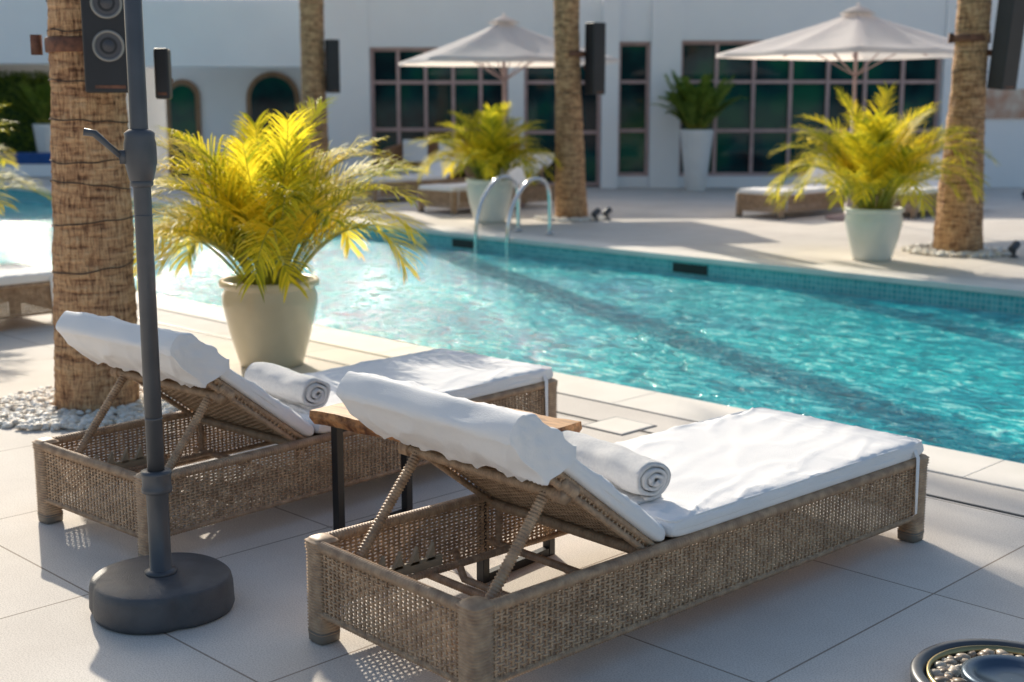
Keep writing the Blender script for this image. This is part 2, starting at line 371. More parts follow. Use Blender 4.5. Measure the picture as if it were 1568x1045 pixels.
def cushion(L,W,T,nx=110,ny=60,pw=22,seed=0,wr=.006,map_=None,e=.26,broad=.006):
    f=lambda u:math.sin(math.pi/2*math.sin(math.pi/2*u)) if pw>12 else math.sin(math.pi/2*u)
    top=[];bot=[]
    for i in range(nx+1):
        fu=f(2*i/nx-1)
        for j in range(ny+1):
            fv=f(2*j/ny-1)
            x=fu*(1-.010*abs(fv)**18)*L/2+L/2; y=fv*(1-.014*abs(fu)**18)*W/2
            h=max(0,(1-abs(fu)**pw)*(1-abs(fv)**pw))**e
            P=Vector((x+seed*3.1,y,seed))
            edge=max(abs(fu),abs(fv))**4
            a=1-abs(noise.noise(Vector((P.x*3.2+.9*P.y,P.y*9-2.5*P.x,seed))))*2.2
            a=max(0,a)**5
            bb=1-abs(noise.noise(Vector((P.x*12,P.y*4+P.x*3,seed+7))))*2.2; bb=max(0,bb)**5
            z=T/2+T/2*h + h*(noise.noise(P*3.5)*broad+ a*wr*(.4+.6*edge)+ bb*wr*.7*edge)
            jx=noise.noise(P*9)*.004
            top.append((x+jx*edge,y+noise.noise(P*7+Vector((5,5,5)))*.006*edge,z)); bot.append((x+jx*edge,y,T/2-T/2*h))
    mb=MB(); nv=(nx+1)*(ny+1)
    def idx(i,j,b):
        if b and 0<i<nx and 0<j<ny: return nv+i*(ny+1)+j
        return i*(ny+1)+j
    fs=[]
    for i in range(nx):
        for j in range(ny):
            fs.append((idx(i,j,0),idx(i+1,j,0),idx(i+1,j+1,0),idx(i,j+1,0)))
            fs.append((idx(i,j,1),idx(i,j+1,1),idx(i+1,j+1,1),idx(i+1,j,1)))
    V=[Vector(p) for p in top+bot]
    if map_: V=[map_(p) for p in V]
    mb.add(V,fs); return mb
mb=cushion(1.37,.705,.070,150,80,seed=1,wr=.010,broad=.009,map_=lambda p:Vector((p.x+.76,p.y,p.z+.312)))
m_seat=mb.mesh('seat_mattress',M_fab)
mb=MB()
P=[p for p in rrect(.770,2.122,-.346,.346,.02,.0)]
mb.tube([Vector((p.x,p.y+.002*noise.noise(p*7),.3735+.002*noise.noise(p*5))) for p in resample(P,.02,True)],.0045,6,closed=True)
m_pipe=mb.mesh('mattress_piping',M_fab)
mb=cushion(.72,.69,.056,110,70,seed=2,wr=.010,map_=lambda p:bp_(p.x+.0,p.y,.014+p.z))
m_back=mb.mesh('back_mattress',M_fab)
# head cover: canvas hood wrapped over the top of the backrest, loose hem on the rear face
nvv=90; LE=.735; TO,BO=.082,-.035; seq=[]
NT=26; NR=10; NB=26
sm=lambda x:max(0,min(1,x))**2*(3-2*max(0,min(1,x)))
tp=lambda l:TO-.018*sm((l-.64)/.10)
bt=lambda l:BO+.014*sm((l-.66)/.07)
for k in range(NT): l=.50+(LE-.50)*k/(NT-1); seq.append((l,tp(l)))
for k in range(1,NR):
    a=math.pi*k/NR; t1,b1=tp(LE),bt(LE); seq.append((LE+.018*math.sin(a),(t1+b1)/2+(t1-b1)/2*math.copysign(abs(math.cos(a))**.6,math.cos(a))))
for k in range(NB): l=LE-(LE-.545)*k/(NB-1); seq.append((l,bt(l)-.004*math.sin(math.pi*k/(NB-1))))
ns=len(seq); n1=nvv+1; vs=[];fs=[]
for i,(l,o_) in enumerate(seq):
    for j in range(n1):
        s=2*j/nvv-1; y=.358*math.sin(math.pi/2*s); core=1-abs(s)**14
        if i>=NT+NR-1:
            t=(i-NT-NR+1)/(NB-1)
            fold=max(0,1-abs(noise.noise(Vector((l*7+y*3,y*9,9))))*2.2)**3*.018
            ll=l+t*(-.035*math.cos(s*1.6)+.022*noise.noise(Vector((y*7,1,1))))
            oo=o_-(fold+.014*max(0,noise.noise(Vector((l*7,y*5,4)))))*core*(.2+.8*t)+.002*(1-core)
        elif i>=NT: ll,oo=l+.008*noise.noise(Vector((y*6,o_*20,1))),o_
        else:
            ll=l; ridge=.013*max(0,math.sin((l-.57)*58+.8*noise.noise(Vector((y*3,0,5)))))**1.3 if l>.57 else 0
            wr_=max(0,1-abs(noise.noise(Vector((l*16,y*4,2))))*2.4)**4*.009
            oo=o_+(ridge*(.7+.9*noise.noise(Vector((y*4,0,0))))+wr_)*core-.003*(1-core)
            if i<2: oo-=.010*(2-i)
        vs.append(bp_(ll,y,oo))
for i in range(ns-1):
    for j in range(nvv): fs.append((i*n1+j,i*n1+j+1,(i+1)*n1+j+1,(i+1)*n1+j))
mb=MB(); mb.add(vs,fs)
for sg,j in ((-1,0),(1,nvv)):
    ring=[vs[i*n1+j] for i in range(ns)]
    h=ns//2+1; gv=[];gf=[]; M=10
    for i in range(h):
        a_,b_=ring[i],ring[ns-1-i]
        for k in range(M+1):
            t=k/M; w_=math.sin(math.pi*t)*min(1,(h-1-i)/6); p=a_.lerp(b_,t)+Vector((0,sg*(.007*w_+.008*noise.noise(Vector((i*.22,k*.5,sg+3)))*w_),0)); gv.append(p)
    for i in range(h-1):
        for k in range(M):
            q4=(i*(M+1)+k,(i+1)*(M+1)+k,(i+1)*(M+1)+k+1,i*(M+1)+k+1); gf.append(q4 if sg<0 else q4[::-1])
    mb.add(gv,gf)
m_hood=mb.mesh('mattress_head_cover',M_fab)
mb=MB()
for s_ in (-1,1):
    y=s_*(hw+.006)
    mb.add([(2.045,s_*.35,.36),(2.065,s_*.35,.36),(2.035,y,.33),(2.058,y,.33),(2.045,y,.12),(2.06,y,.12),(2.045,s_*(hw-.03),.09),(2.06,s_*(hw-.03),.09)],[(0,1,3,2),(2,3,5,4),(4,5,7,6)])
m_strap=mb.mesh('mattress_strap',M_fab)
def spiral(p0,p1,r,seed=0):
    p0=Vector(p0);p1=Vector(p1);ax=(p1-p0).normalized();L=(p1-p0).length
    u=Vector((0,0,1)); u=(u-ax*u.dot(ax)).normalized(); w=ax.cross(u)
    turns=3.4; nt=130; na=30; r0=.010; th=(r-r0)/turns*.72
    mb=MB(); outer=[];
    for a in range(na+1):
        s=a/na
        for side in (0,1):
            for k in range(nt+1):
                an=2*math.pi*turns*k/nt+.8; rr=r0+(r-r0)*k/nt-(th if side else 0)
                rr=max(.001,rr)
                end=(1-(abs(2*s-1))**8*.08)
                rr*=end*(1+.13*noise.noise(Vector((math.cos(an)*1.3,math.sin(an)*1.3,s*4+seed)))+.03*noise.noise(Vector((math.cos(an)*5,math.sin(an)*5,s*14+seed))))
                sh=.03*(k/nt-.5)+.012*noise.noise(Vector((an*.6,side,seed)))
                vv=p0+ax*(L*s+sh*(1 if s<.5 else -1)*abs(2*s-1)**3)+(u*math.cos(an)*.90+w*math.sin(an)*1.05)*rr
                outer.append(vv)
    n1=nt+1; fs=[]
    for a in range(na):
        for side in (0,1):
            for k in range(nt):
                i0=(a*2+side)*n1+k; i1=((a+1)*2+side)*n1+k
                fs.append((i0,i1,i1+1,i0+1) if side==0 else (i0,i0+1,i1+1,i1))
        fs.append(((a*2)*n1+nt,((a+1)*2)*n1+nt,((a+1)*2+1)*n1+nt,((a*2)+1)*n1+nt))
    for a in (0,na):
        for k in range(nt):
            i0=(a*2)*n1+k;i1=(a*2+1)*n1+k; fs.append((i0,i0+1,i1+1,i1))
    mb.add(outer,fs); return mb
lparts=[('frame_weave',m_fweave),('wrapped_rails_and_legs',m_rail),('foot_caps',m_caps),('backrest_weave',m_bweave),('backrest_frame_and_struts',m_struts),('ratchet_bars',m_ratchet),('seat_deck',m_deck2),('seat_mattress',m_seat),('mattress_piping',m_pipe),('back_mattress',m_back),('mattress_head_cover',m_hood),('mattress_strap',m_strap)]
def lounger(hx,hy,yaw):
    e_=empty('sun_lounger',(hx,hy,0),R(yaw)); e_.scale=(1.03,1.06,1.0)
    for n_,m_ in lparts: obj(n_,m_,e_)
    return e_
l1=lounger(-.358,3.494,42.6)
l2=lounger(-1.545,4.66,48.0)
t=empty('rolled_towel',l1.location,l1.rotation_euler.z); obj('towel_roll',spiral((.875,-.22,.452),(.95,.25,.455),.078).mesh('towel_roll',M_towel),t)
def tail(x0,y0,W,seed):
    return cushion(.13,W,.016,26,60,pw=6,seed=seed,wr=.01,broad=.01,map_=lambda p:Vector((x0+p.x+.17*p.y,y0+p.y,p.z+.374)))
obj('towel_tail',tail(.855,.02,.42,11).mesh('towel_tail',M_towel),t)
t=empty('rolled_towel',l2.location,l2.rotation_euler.z)
obj('towel_roll',spiral((.86,-.27,.455),(.925,.2,.46),.080,4).mesh('towel_roll',M_towel),t)
obj('towel_tail',tail(.855,-.05,.44,12).mesh('towel_tail',M_towel),t)
lounger(-5.05,8.2,45)
def far_l(fx,fy,yaw=225):
    a=R(yaw); lounger(fx-LL*math.cos(a),fy-LL*math.sin(a),yaw)
far_l(-1.05,19.0); far_l(-2.35,21.0,222); far_l(3.4,18.2,224); far_l(5.2,18.3,228)
# ---------------------------------------------------------------- side table
tab=empty('side_table',(-.245,4.62,0),R(-39.5))
mb=MB(); n=60; TL,TW=.43,.24
out=[]
for k in range(n+1):
    x=-TL+2*TL*k/n; out.append((x,-TW+.018*noise.noise(Vector((x*5,0,1)))*2+.01*noise.noise(Vector((x*17,0,1)))))
for k in range(n+1):
    x=TL-2*TL*k/n; out.append((x,TW+.018*noise.noise(Vector((x*5,3,1)))*2+.01*noise.noise(Vector((x*17,2,1)))))
m_=len(out); top=[(x,y,.49) for x,y in out]; 
mb.add(top,[tuple(range(m_))]); obj('wood_top',mb.mesh('wood_top',M_wood,False),tab)
mb=MB(); lo=[(x*.985+.0,y*.94,.437) for x,y in out]; mid=[(x*1.004,y*(1.01+.03*noise.noise(Vector((x*14,y*9,3)))),.464) for x,y in out]
mb.add(top+mid+lo,[(i,m_+i,m_+(i+1)%m_,(i+1)%m_) for i in range(m_)]+[(m_+i,2*m_+i,2*m_+(i+1)%m_,m_+(i+1)%m_) for i in range(m_)]+[tuple(range(3*m_-1,2*m_-1,-1))])
obj('bark_edge',mb.mesh('bark_edge',M_bark,False),tab)
mb=MB(); s_=.016
for x in (-.36,.34):
    for y in (-.18,.18): mb.box(x-s_,x+s_,y-s_,y+s_,0,.4365)
    mb.box(x-s_+.001,x+s_-.001,-.163,.163,0.001,.030); mb.box(x-s_+.001,x+s_-.001,-.163,.163,.406,.435)
obj('black_leg_frames',mb.mesh('legs',M_black,False),tab,bevel=.002)
# ---------------------------------------------------------------- umbrella base & pole
ub=empty('umbrella_stand',(-1.115,4.03,0))
mb=MB()
lob=lambda a,z:1+.018*math.cos(4*a+.6)-(.05*math.exp(-((a-3.55)/.12)**2))-(.05*math.exp(-((a-5.2)/.12)**2) )
mb.lathe([(.20,0),(.219,.004),(.225,.02),(.222,.085),(.217,.106),(.208,.113),(.12,.118),(.055,.121)],(0,0,0),96,fn=lob)
obj('weighted_base',mb.mesh('base',M_base),ub)
mb=MB()
mb.lathe([(.05,.118),(.05,.128),(.037,.134),(.034,.135),(.034,.40),(.036,.402)],(0,0,0),32)
mb.lathe([(.036,.385),(.047,.388),(.048,.40),(.045,.405),(.045,.44),(.048,.445),(.047,.455),(.03,.458)],(0,0,0),32)
mb.lathe([(.0265,.44),(.0265,1.39),(.0265,2.6)],(0,0,0),32)
mb.lathe([(.027,1.355),(.036,1.36),(.045,1.40),(.048,1.41),(.048,1.47),(.044,1.485),(.046,1.50),(.030,1.512)],(0,0,0),32)
mb.lathe([(.03,1.34),(.034,1.345),(.034,1.36),(.03,1.362)],(0,0,0),32)
mb.box(-.055,-.03,-.03,.02,1.41,1.45)
for z in (.62,1.25): mb.lathe([(.0268,z),(.0278,z+.001),(.0278,z+.006),(.0268,z+.007)],(0,0,0),32)
obj('pole',mb.mesh('pole',M_grey),ub)
mb=MB(); mb.tube([(-.05,-.02,1.43),(-.085,-.035,1.465),(-.12,-.045,1.50),(-.15,-.05,1.505)],lambda i:.009 if i<2 else .011,10)
obj('tilt_lever',mb.mesh('lever',M_grey),ub)
mb=MB(); mb.lathe([(.03,2.1),(.09,2.12),(.13,2.3),(.10,2.8),(.05,3.3),(.02,3.4)],(0,0,0),32,fn=lambda a,z:1+.25*math.cos(8*a))
obj('folded_canopy',mb.mesh('fold',M_canopy),ub)
# ---------------------------------------------------------------- plants
def frond(mb,mbs,base,az,el,length,droop,nl,ll,lw,rng,twist=0,ex=1.25,t0=.22,dr=1.0):
    P=[Vector(base)]; dirs=[]; seg=14; a=el
    for k in range(seg):
        t=k/seg; a=el-droop*(t**ex)
        dv=Vector((math.cos(az)*math.cos(a),math.sin(az)*math.cos(a),math.sin(a))); dirs.append(dv)
        az+=twist/seg
        P.append(P[-1]+dv*length/seg)
    dirs.append(dirs[-1])
    mbs.tube(P,lambda i:.006*length*(1.25-i/seg),4,False)
    for k in range(nl):
        t=t0+(1-t0)*(k+.5)/nl; fi=t*seg; i=min(int(fi),seg-1); p=P[i].lerp(P[i+1],fi-i); dv=dirs[i]
        side=dv.cross(Vector((0,0,1))); 
        if side.length<.05: side=Vector((1,0,0))
        side.normalize(); upv=side.cross(dv).normalized()
        l=ll*(.45+.75*math.sin(math.pi*min(1,((t-t0)/(1-t0)*.8+.14))))*rng.uniform(.8,1.12)
        for sg in (-1,1):
            fw=.65+.75*t
            dd=(dv*fw+side*sg*rng.uniform(.7,1.0)+upv*rng.uniform(.1,.6)).normalized()
            d2=(dd+Vector((0,0,-rng.uniform(.15,.55)*dr))).normalized(); d3=(d2+Vector((0,0,-rng.uniform(.25,.9)*dr))).normalized()
            wv=dd.cross(upv).normalized(); w_=lw*rng.uniform(.8,1.2)
            p1=p+dd*l*.4; p2=p1+d2*l*.33; p3=p2+d3*l*.27
            mb.add([p-wv*w_*.35,p+wv*w_*.35,p1+wv*w_*.5,p1-wv*w_*.5,p2+wv*w_*.38,p2-wv*w_*.38,p3],[(0,1,2,3),(3,2,4,5),(5,4,6)])
def areca(loc,seed,nf=60,H=1.0,mat=None,name='potted_areca_palm',rz=0,scale=1,pmat=None,dmax=82,lq=.16):
    rng=random.Random(seed); e_=empty(name,loc,rz,scale); z0=.48
    mb=MB();ms=MB()
    for k in range(nf):
        az=k*2.399+rng.uniform(-.6,.6); q=(k+.5)/nf
        el=R(89-38*q+rng.uniform(-9,7)); ln=H*(.94+lq*q)*rng.uniform(.70,1.14)
        drp=R(46+dmax*q+rng.uniform(-20,28))
        br=.13*math.sqrt(q)
        frond(mb,ms,(br*math.cos(az),br*math.sin(az),z0),az,el,ln,drp,40,.215*H,.0115,rng,rng.uniform(-.7,.7),ex=1.7,t0=.26,dr=.75)
    for k in range(14):
        az=rng.uniform(0,6.28); frond(mb,ms,(.1*math.cos(az),.1*math.sin(az),z0),az,R(rng.uniform(55,88)),H*rng.uniform(.45,.7),R(rng.uniform(30,80)),22,.19*H,.0125,rng,0,ex=1.6,t0=.25,dr=.8)
    obj('fronds',mb.mesh('fronds',mat or M_areca),e_); obj('stems',ms.mesh('stems',M_stem),e_)
    p=MB(); p.lathe([(.175,0),(.19,.005),(.205,.06),(.25,.22),(.283,.38),(.285,.43),(.27,.475),(.272,.485),(.296,.495),(.30,.512),(.296,.528),(.275,.53),(.265,.52),(.26,.47)],(0,0,0),56)
    obj('glazed_pot',p.mesh('pot',pmat or M_pot),e_)
    p=MB(); p.lathe([(.262,.46),(.26,.475),(.1,.49),(.01,.49)],(0,0,0),24); obj('soil',p.mesh('soil',M_soil),e_)
    return e_
M_pot2=simple('pale_glazed_pot',(.78,.79,.73),(.68,.70,.65),rough=.3,scale=3,coat=.2)
areca((-1.47,8.0,0),21,nf=62,H=1.13,rz=R(150),dmax=88,lq=.02)
areca((-.29,17.6,0),22,nf=48,H=.98,scale=1.08,pmat=M_pot2,lq=.05)
areca((3.64,13.4,0),23,nf=54,H=1.18,pmat=M_pot2)
areca((-4.75,10.5,0),24,nf=46,H=1.2)
def tallpot(x,y,seed,s=1):
    e_=empty('tall_white_planter',(x,y,0),0,s); p=MB()
    p.lathe([(.17,0),(.18,.01),(.22,.4),(.29,1.0),(.30,1.06),(.28,1.08),(.27,1.05),(.26,.95)],(0,0,0),40); obj('white_pot',p.mesh('tp',M_potw),e_)
    p=MB(); p.lathe([(.265,.97),(.1,.99),(.01,.99)],(0,0,0),24); obj('soil',p.mesh('soil',M_soil),e_)
    rng=random.Random(seed); mb=MB();ms=MB()
    for k in range(80):
        az=rng.uniform(0,6.28); frond(mb,ms,(.12*math.cos(az),.12*math.sin(az),1.0),az,R(rng.uniform(55,90)),rng.uniform(.5,1.15),R(rng.uniform(5,70)),20,.17,.03,rng,ex=1.6)
    obj('foliage',mb.mesh('fo',M_green),e_); obj('stems',ms.mesh('st',M_stem),e_)
tallpot(3.25,23.7,5); tallpot(-10.0,29.0,6)
def palm(loc,r0,r1,top,H,seed,rings=True,crown=True):
    rng=random.Random(seed); e_=empty('palm_tree',loc); mb=MB(); sides=72; n=int(H/.016)
    vs=[];fs=[]
    for k in range(n+1):
        z=H*k/n; f=min(1,z/2.2)
        r=r1+(r0-r1)*(1-f)**1.5; cx=top[0]*z/2.0 if z<2.5 else top[0]*1.25; cy=top[1]*z/2.0 if z<2.5 else top[1]*1.25
        for j in range(sides):
            a=2*math.pi*j/sides; ca,sa=math.cos(a),math.sin(a); nz=noise.noise(Vector((ca*2.2,sa*2.2,z*5+seed)))
            ring=((z/.07+nz*2.2+.8*noise.noise(Vector((ca*5,sa*5,z*2))))%1)
            rr=r*(1+.05*nz+.035*noise.noise(Vector((ca*7,sa*7,z*4)))+.03*noise.noise(Vector((ca*18,sa*18,z*10))))+.006*(1-ring)**2
            vs.append((cx+rr*ca,cy+rr*sa,z))
    for k in range(n):
        for j in range(sides):
            j2=(j+1)%sides; fs.append((k*sides+j,k*sides+j2,(k+1)*sides+j2,(k+1)*sides+j))
    mb.add(vs,fs); obj('trunk',mb.mesh('trunk',M_trunk),e_)
    mb=MB(); z0=.75
    while z0<3.4:
        P=[]; ph=rng.uniform(0,6.28); am=rng.uniform(.008,.03)
        for k in range(48):
            a=2*math.pi*k/48; z2=z0+am*math.sin(a+ph)+.012*noise.noise(Vector((math.cos(a)*2,math.sin(a)*2,z0)))
            f=min(1,max(0,z2)/2.2); r=r1+(r0-r1)*(1-f)**1.5; P.append((top[0]*z2/2+(r*1.03+.003)*math.cos(a),top[1]*z2/2+(r*1.03+.003)*math.sin(a),z2))
        mb.tube(P,.0032,5,closed=True); z0+=rng.uniform(.13,.26)
    obj('string_light_cable',mb.mesh('cable',M_cable),e_)
    if crown:
        mb=MB();ms=MB()
        for k in range(30):
            az=rng.uniform(0,6.28); frond(mb,ms,(top[0]*1.25,top[1]*1.25,H-.05),az,R(rng.uniform(-10,75)),rng.uniform(1.8,2.4),R(rng.uniform(50,95)),34,.5,.035,rng)
        obj('crown_fronds',mb.mesh('crown',M_palm),e_); obj('crown_stems',ms.mesh('cst',M_stem),e_)
    return e_
pL=palm((-2.2,6.9,0),.215,.178,(.05,0),6.2,1)
pA=palm((.81,18.1,0),.22,.165,(-.07,0),7.5,2)
pB=palm((4.73,14.1,0),.26,.165,(.02,0),7,3)
pC=palm((-3.25,22.2,0),.24,.19,(0,0),9.6,4)
def pebbles(name,loc,rin,rout,n,seed,size=(.014,.028),z=.0,parent=None):
    import bmesh
    bm=bmesh.new(); bmesh.ops.create_icosphere(bm,subdivisions=1,radius=1); bv=[v.co.copy() for v in bm.verts]; bf=[tuple(v.index for v in f.verts) for f in bm.faces]; bm.free()
    rng=random.Random(seed); mb=MB()
    for k in range(n):
        r=math.sqrt(rng.uniform(rin*rin,rout*rout)); a=rng.uniform(0,6.283); s=rng.uniform(*size)
        rot=Matrix.Rotation(rng.uniform(0,6.28),3,'Z')@Matrix.Rotation(rng.uniform(-.4,.4),3,'X')
        c=Vector((r*math.cos(a),r*math.sin(a),z+s*.45+rng.uniform(0,.012))); sc=Vector((s*rng.uniform(.9,1.5),s,s*rng.uniform(.5,.8)))
        mb.add([rot@Vector((v.x*sc.x,v.y*sc.y,v.z*sc.z))+c for v in bv],bf)
    return obj(name,mb.mesh(name,M_peb),parent,loc)
pebbles('pebble_bed',(-2.25,6.85,0),.16,.52,1500,3,(.012,.024))
pebbles('pebble_bed',(4.73,14.1,0),.22,.55,700,4,(.02,.035))
pebbles('pebble_bed',(.81,18.1,0),.2,.5,500,5,(.02,.035))
def speaker(loc,rz,w,dp,h,drivers,tilt=0):
    e_=empty('outdoor_speaker',loc,rz); e_.rotation_euler=(tilt,0,rz)
    mb=MB(); mb.box(-w/2,w/2,-dp/2,dp/2,0,h); obj('cabinet',mb.mesh('cab',M_speaker,False),e_,bevel=.012)
    mc=MB();mr=MB()
    M=Matrix.Rotation(R(90),4,'X')
    for z,r in drivers:
        a=MB(); a.lathe([(r,0),(r*1.0,.008),(r*.86,.010),(r*.80,.002)],(0,0,0),32,cap=False); mr.add([M@Vector(v)+Vector((0,-dp/2,z)) for v in a.v],a.f)
        a=MB(); a.lathe([(r*.82,.003),(r*.4,-.003),(r*.3,.006),(.001,.010)],(0,0,0),32,cap=False); mc.add([M@Vector(v)+Vector((0,-dp/2-.001,z)) for v in a.v],a.f)
    if drivers:
        obj('driver_rings',mr.mesh('ring',M_ring),e_); obj('driver_cones',mc.mesh('cone',M_cone),e_)
    mb=MB(); mb.box(-.03,.03,dp/2-.002,dp/2+.12,h*.35,h*.42); mb.box(-w*.3,w*.3,-dp/2-.004,-dp/2+.001,.02,.035); obj('bracket',mb.mesh('br',M_rust,False),e_)
    return e_
speaker((-1.95,6.60,1.63),R(14),.235,.2,.68,[(.22,.075),(.42,.075),(.58,.045)])
speaker((-1.83,7.12,1.60),R(8),.075,.14,.26,[])
speaker((1.10,18.0,1.66),R(35),.2,.2,.93,[],0)
speaker((5.02,13.9,1.70),R(30),.22,.2,.92,[],R(5))
speaker((-2.92,22.1,1.7),R(20),.2,.2,.85,[])
for par,z,r in ((pL,1.83,.185),(pA,2.15,.17),(pB,2.18,.172)):
    mb=MB(); mb.lathe([(r*1.03,z),(r*1.06,z+.004),(r*1.06,z+.07),(r*1.03,z+.074)],(.04 if par is pL else 0,0,0),32); mb.box(-r*1.25,-r*1.0,-.02,.02,z-.01,z+.09); mb.box(r*1.0,r*1.25,-.02,.02,z-.01,z+.09)
    obj('bracket_band',mb.mesh('band',M_rust),par)
for x,y in ((1.12,17.75),(1.28,17.9),(5.15,13.6),(5.3,13.3),(8.3,21.6)):
    e_=empty('deck_spotlight',(x,y,0),R(40)); mb=MB(); mb.lathe([(.045,0),(.045,.02),(.02,.025),(.02,.07)],(0,0,0),16); mb.tube([(-.05,0,.08),(.05,0,.14)],.042,14); obj('lamp_body',mb.mesh('lb',M_grey),e_,bevel=.004)
def parasol(x,y,rz,half,zr,za):
    e_=empty('garden_parasol',(x,y,0),rz); mb=MB(); n=14; vs=[];fs=[]
    per=64
    for i in range(n+1):
        t=i/n
        for k in range(per):
            a=2*math.pi*k/per; c,s=math.cos(a),math.sin(a); rr=half*(.75/max(abs(c),abs(s))+.25*1.15)
            sc=abs(math.sin(a*4)) ; sag=.07*t*math.sin(math.pi*t*.8)*sc
            z=za-(za-zr)*(t**.85)-sag+ (0.035*t**3*sc)
            vs.append((c*rr*t*(1-.025*sc*t),s*rr*t*(1-.025*sc*t),z))
    for i in range(n):
        for k in range(per):
            k2=(k+1)%per; fs.append((i*per+k,(i+1)*per+k,(i+1)*per+k2,i*per+k2))
    o=len(vs)
    for k in range(per): 
        p=vs[n*per+k]; vs.append((p[0]*1.002,p[1]*1.002,p[2]-.05))
    for k in range(per): fs.append((n*per+k,o+k,o+(k+1)%per,n*per+(k+1)%per))
    mb.add(vs,fs); obj('canopy',mb.mesh('canopy',M_canopy),e_)
    mb=MB(); mb.lathe([(.24,za-.055),(.14,za-.0),(.05,za+.035),(.02,za+.045),(.015,za+.09)],(0,0,0),32); obj('vent_cap',mb.mesh('cap',M_canopy),e_)
    mb=MB(); mb.lathe([(.3,0),(.3,.05),(.06,.07),(.05,.3),(.025,.32),(.025,za-.02)],(0,0,0),24)
    for k in range(8):
        a=2*math.pi*k/8; c,s=math.cos(a),math.sin(a); rr=half*(.75/max(abs(c),abs(s))+.25*1.15)*.97
        mb.tube([(0,0,za-.04),(c*rr*.5,s*rr*.5,za-(za-zr)*.56-.035),(c*rr,s*rr,zr-.01)],.011,5); mb.tube([(0,0,zr-.3),(c*rr*.5,s*rr*.5,za-(za-zr)*.56-.04)],.009,5)
    obj('pole_and_ribs',mb.mesh('pole',M_mull),e_)
parasol(-.12,20.2,R(14),1.42,2.16,2.76); parasol(4.55,18.0,R(32),1.36,2.20,2.76)
ac=empty('wicker_sofa',(-1.45,23.0,0),R(-15)); mb=MB()
pts=[(-.75,-.35),(-.78,.1),(-.6,.38),(0,.45),(.6,.38),(.78,.1),(.75,-.35)]
q=resample([Vector((x,y,0)) for x,y in pts],.05); vs=[];fs=[]
for i,p in enumerate(q):
    t=i/(len(q)-1); h=.62+.28*math.sin(math.pi*t); nrm=Vector((p.x,p.y,0)).normalized()*.05
    vs+=[p+nrm+Vector((0,0,.1)),p+nrm+Vector((0,0,h)),p-nrm+Vector((0,0,h)),p-nrm+Vector((0,0,.1))]
for i in range(len(q)-1):
    for k in range(4): fs.append((i*4+k,(i+1)*4+k,(i+1)*4+(k+1)%4,i*4+(k+1)%4))
mb.add(vs,fs); mb.box(-.7,.7,-.38,.35,.12,.34)
for x in (-.65,.65): mb.box(x-.03,x+.03,-.35,-.29,0,.12); mb.box(x-.03,x+.03,.2,.26,0,.12)
M_rattan=simple('brown_rattan',(.40,.20,.09),(.25,.12,.06),rough=.6,scale=30,bump=.6,bscale=60)
obj('sofa_shell',mb.mesh('shell',M_rattan,False),ac,bevel=.01)
mb=MB()
for x in (-.4,.25): c=cushion(.45,.42,.16,16,16,pw=4,seed=9,map_=lambda p,x=x:Vector((x+p.x-.1,.2-.35*p.z,.72+p.y*.9))); mb.add(c.v,c.f)
c=cushion(1.3,.65,.10,16,16,pw=8,seed=8,map_=lambda p:Vector((p.x-.65,p.y-.03,p.z+.34))); mb.add(c.v,c.f)
obj('white_cushions',mb.mesh('cush',M_fab),ac)
# ---------------------------------------------------------------- building
bld=empty('hotel_pool_building',(0,24.6,0))
W=MB(); F=MB(); G=MB()
H=3.4
W.box(-2.58,1.62,0,.5,2.52,H); W.box(1.92,2.51,.0,.5,2.62,H); W.box(3.05,7.81,0,.5,2.64,H); 
W.box(1.62,1.92,-.25,.5,0,H+.02); W.box(2.51,3.05,-.12,.5,0,H+.01); W.box(7.81,20,-.05,.5,0,H+.01)
W.box(-.07,.22,-.1,.4,0,2.52); 
W.box(1.92,2.51,.02,.5,0,.2); W.box(3.05,7.81,.02,.5,0,.2)
W.box(-3.4,-2.58,-.02,.5,0,H+.012)
W.box(-3.4,20,.5,6,0,H-.15)
def window(x0,x1,z0,z1,nx,hs,y=.22):
    G.box(x0,x1,y,y+.02,z0,z1)
    f=.065
    F.box(x0,x1,y-.07,y-.002,z0,z0+f); F.box(x0,x1,y-.07,y-.002,z1-f,z1)
    for k in range(nx+1):
        x=x0+(x1-x0)*k/nx; a=max(x0,x-f/2); b=min(x1,x+f/2)
        if k==0: b=x0+f
        if k==nx: a=x1-f
        F.box(a,b,y-.075,y-.004,z0+f,z1-f)
    for h in hs: F.box(x0+f,x1-f,y-.062,y-.006,h-f/2,h+f/2)
window(-2.58,-.07,.05,2.52,5,(1.05,1.9)); window(.22,1.62,.02,2.52,2,(1.0,1.9)); window(1.92,2.51,.2,2.62,1,(1.03,1.91)); window(3.05,7.81,.2,2.64,7,(1.03,1.91))
W.box(-7.0,-3.4,1.2,1.7,2.2,H); W.box(-7.0,-3.4,3.2,3.5,0,3.4)
W.box(-20,-7.0,3.6,4.1,2.32,H+.6); W.box(-20,-7.0,6.2,6.5,0,3.6); W.box(-20,-7.0,4.1,6.2,3.2,3.5); W.box(-7.0,-3.4,1.7,3.2,3.2,3.5)
obj('white_walls',W.mesh('walls',M_wall,False),bld,bevel=.008)
obj('window_frames',F.mesh('frames',M_mull,False),bld); obj('window_glass',G.mesh('glass',M_glass,False),bld)
def archm(mb,cx,w,h,y,th=.04):
    P=[(cx-w/2,0)]+[(cx+w/2*math.cos(math.pi*(1-k/16)),h-w/2+w/2*math.sin(math.pi*k/16)) for k in range(17)]+[(cx+w/2,0)]
    n=len(P); mb.add([(x,y,z) for x,z in P]+[(x,y-th,z) for x,z in P],[tuple(range(n))]+[tuple(range(2*n-1,n-1,-1))]+[(i,(i+1)%n,n+(i+1)%n,n+i) for i in range(n)])
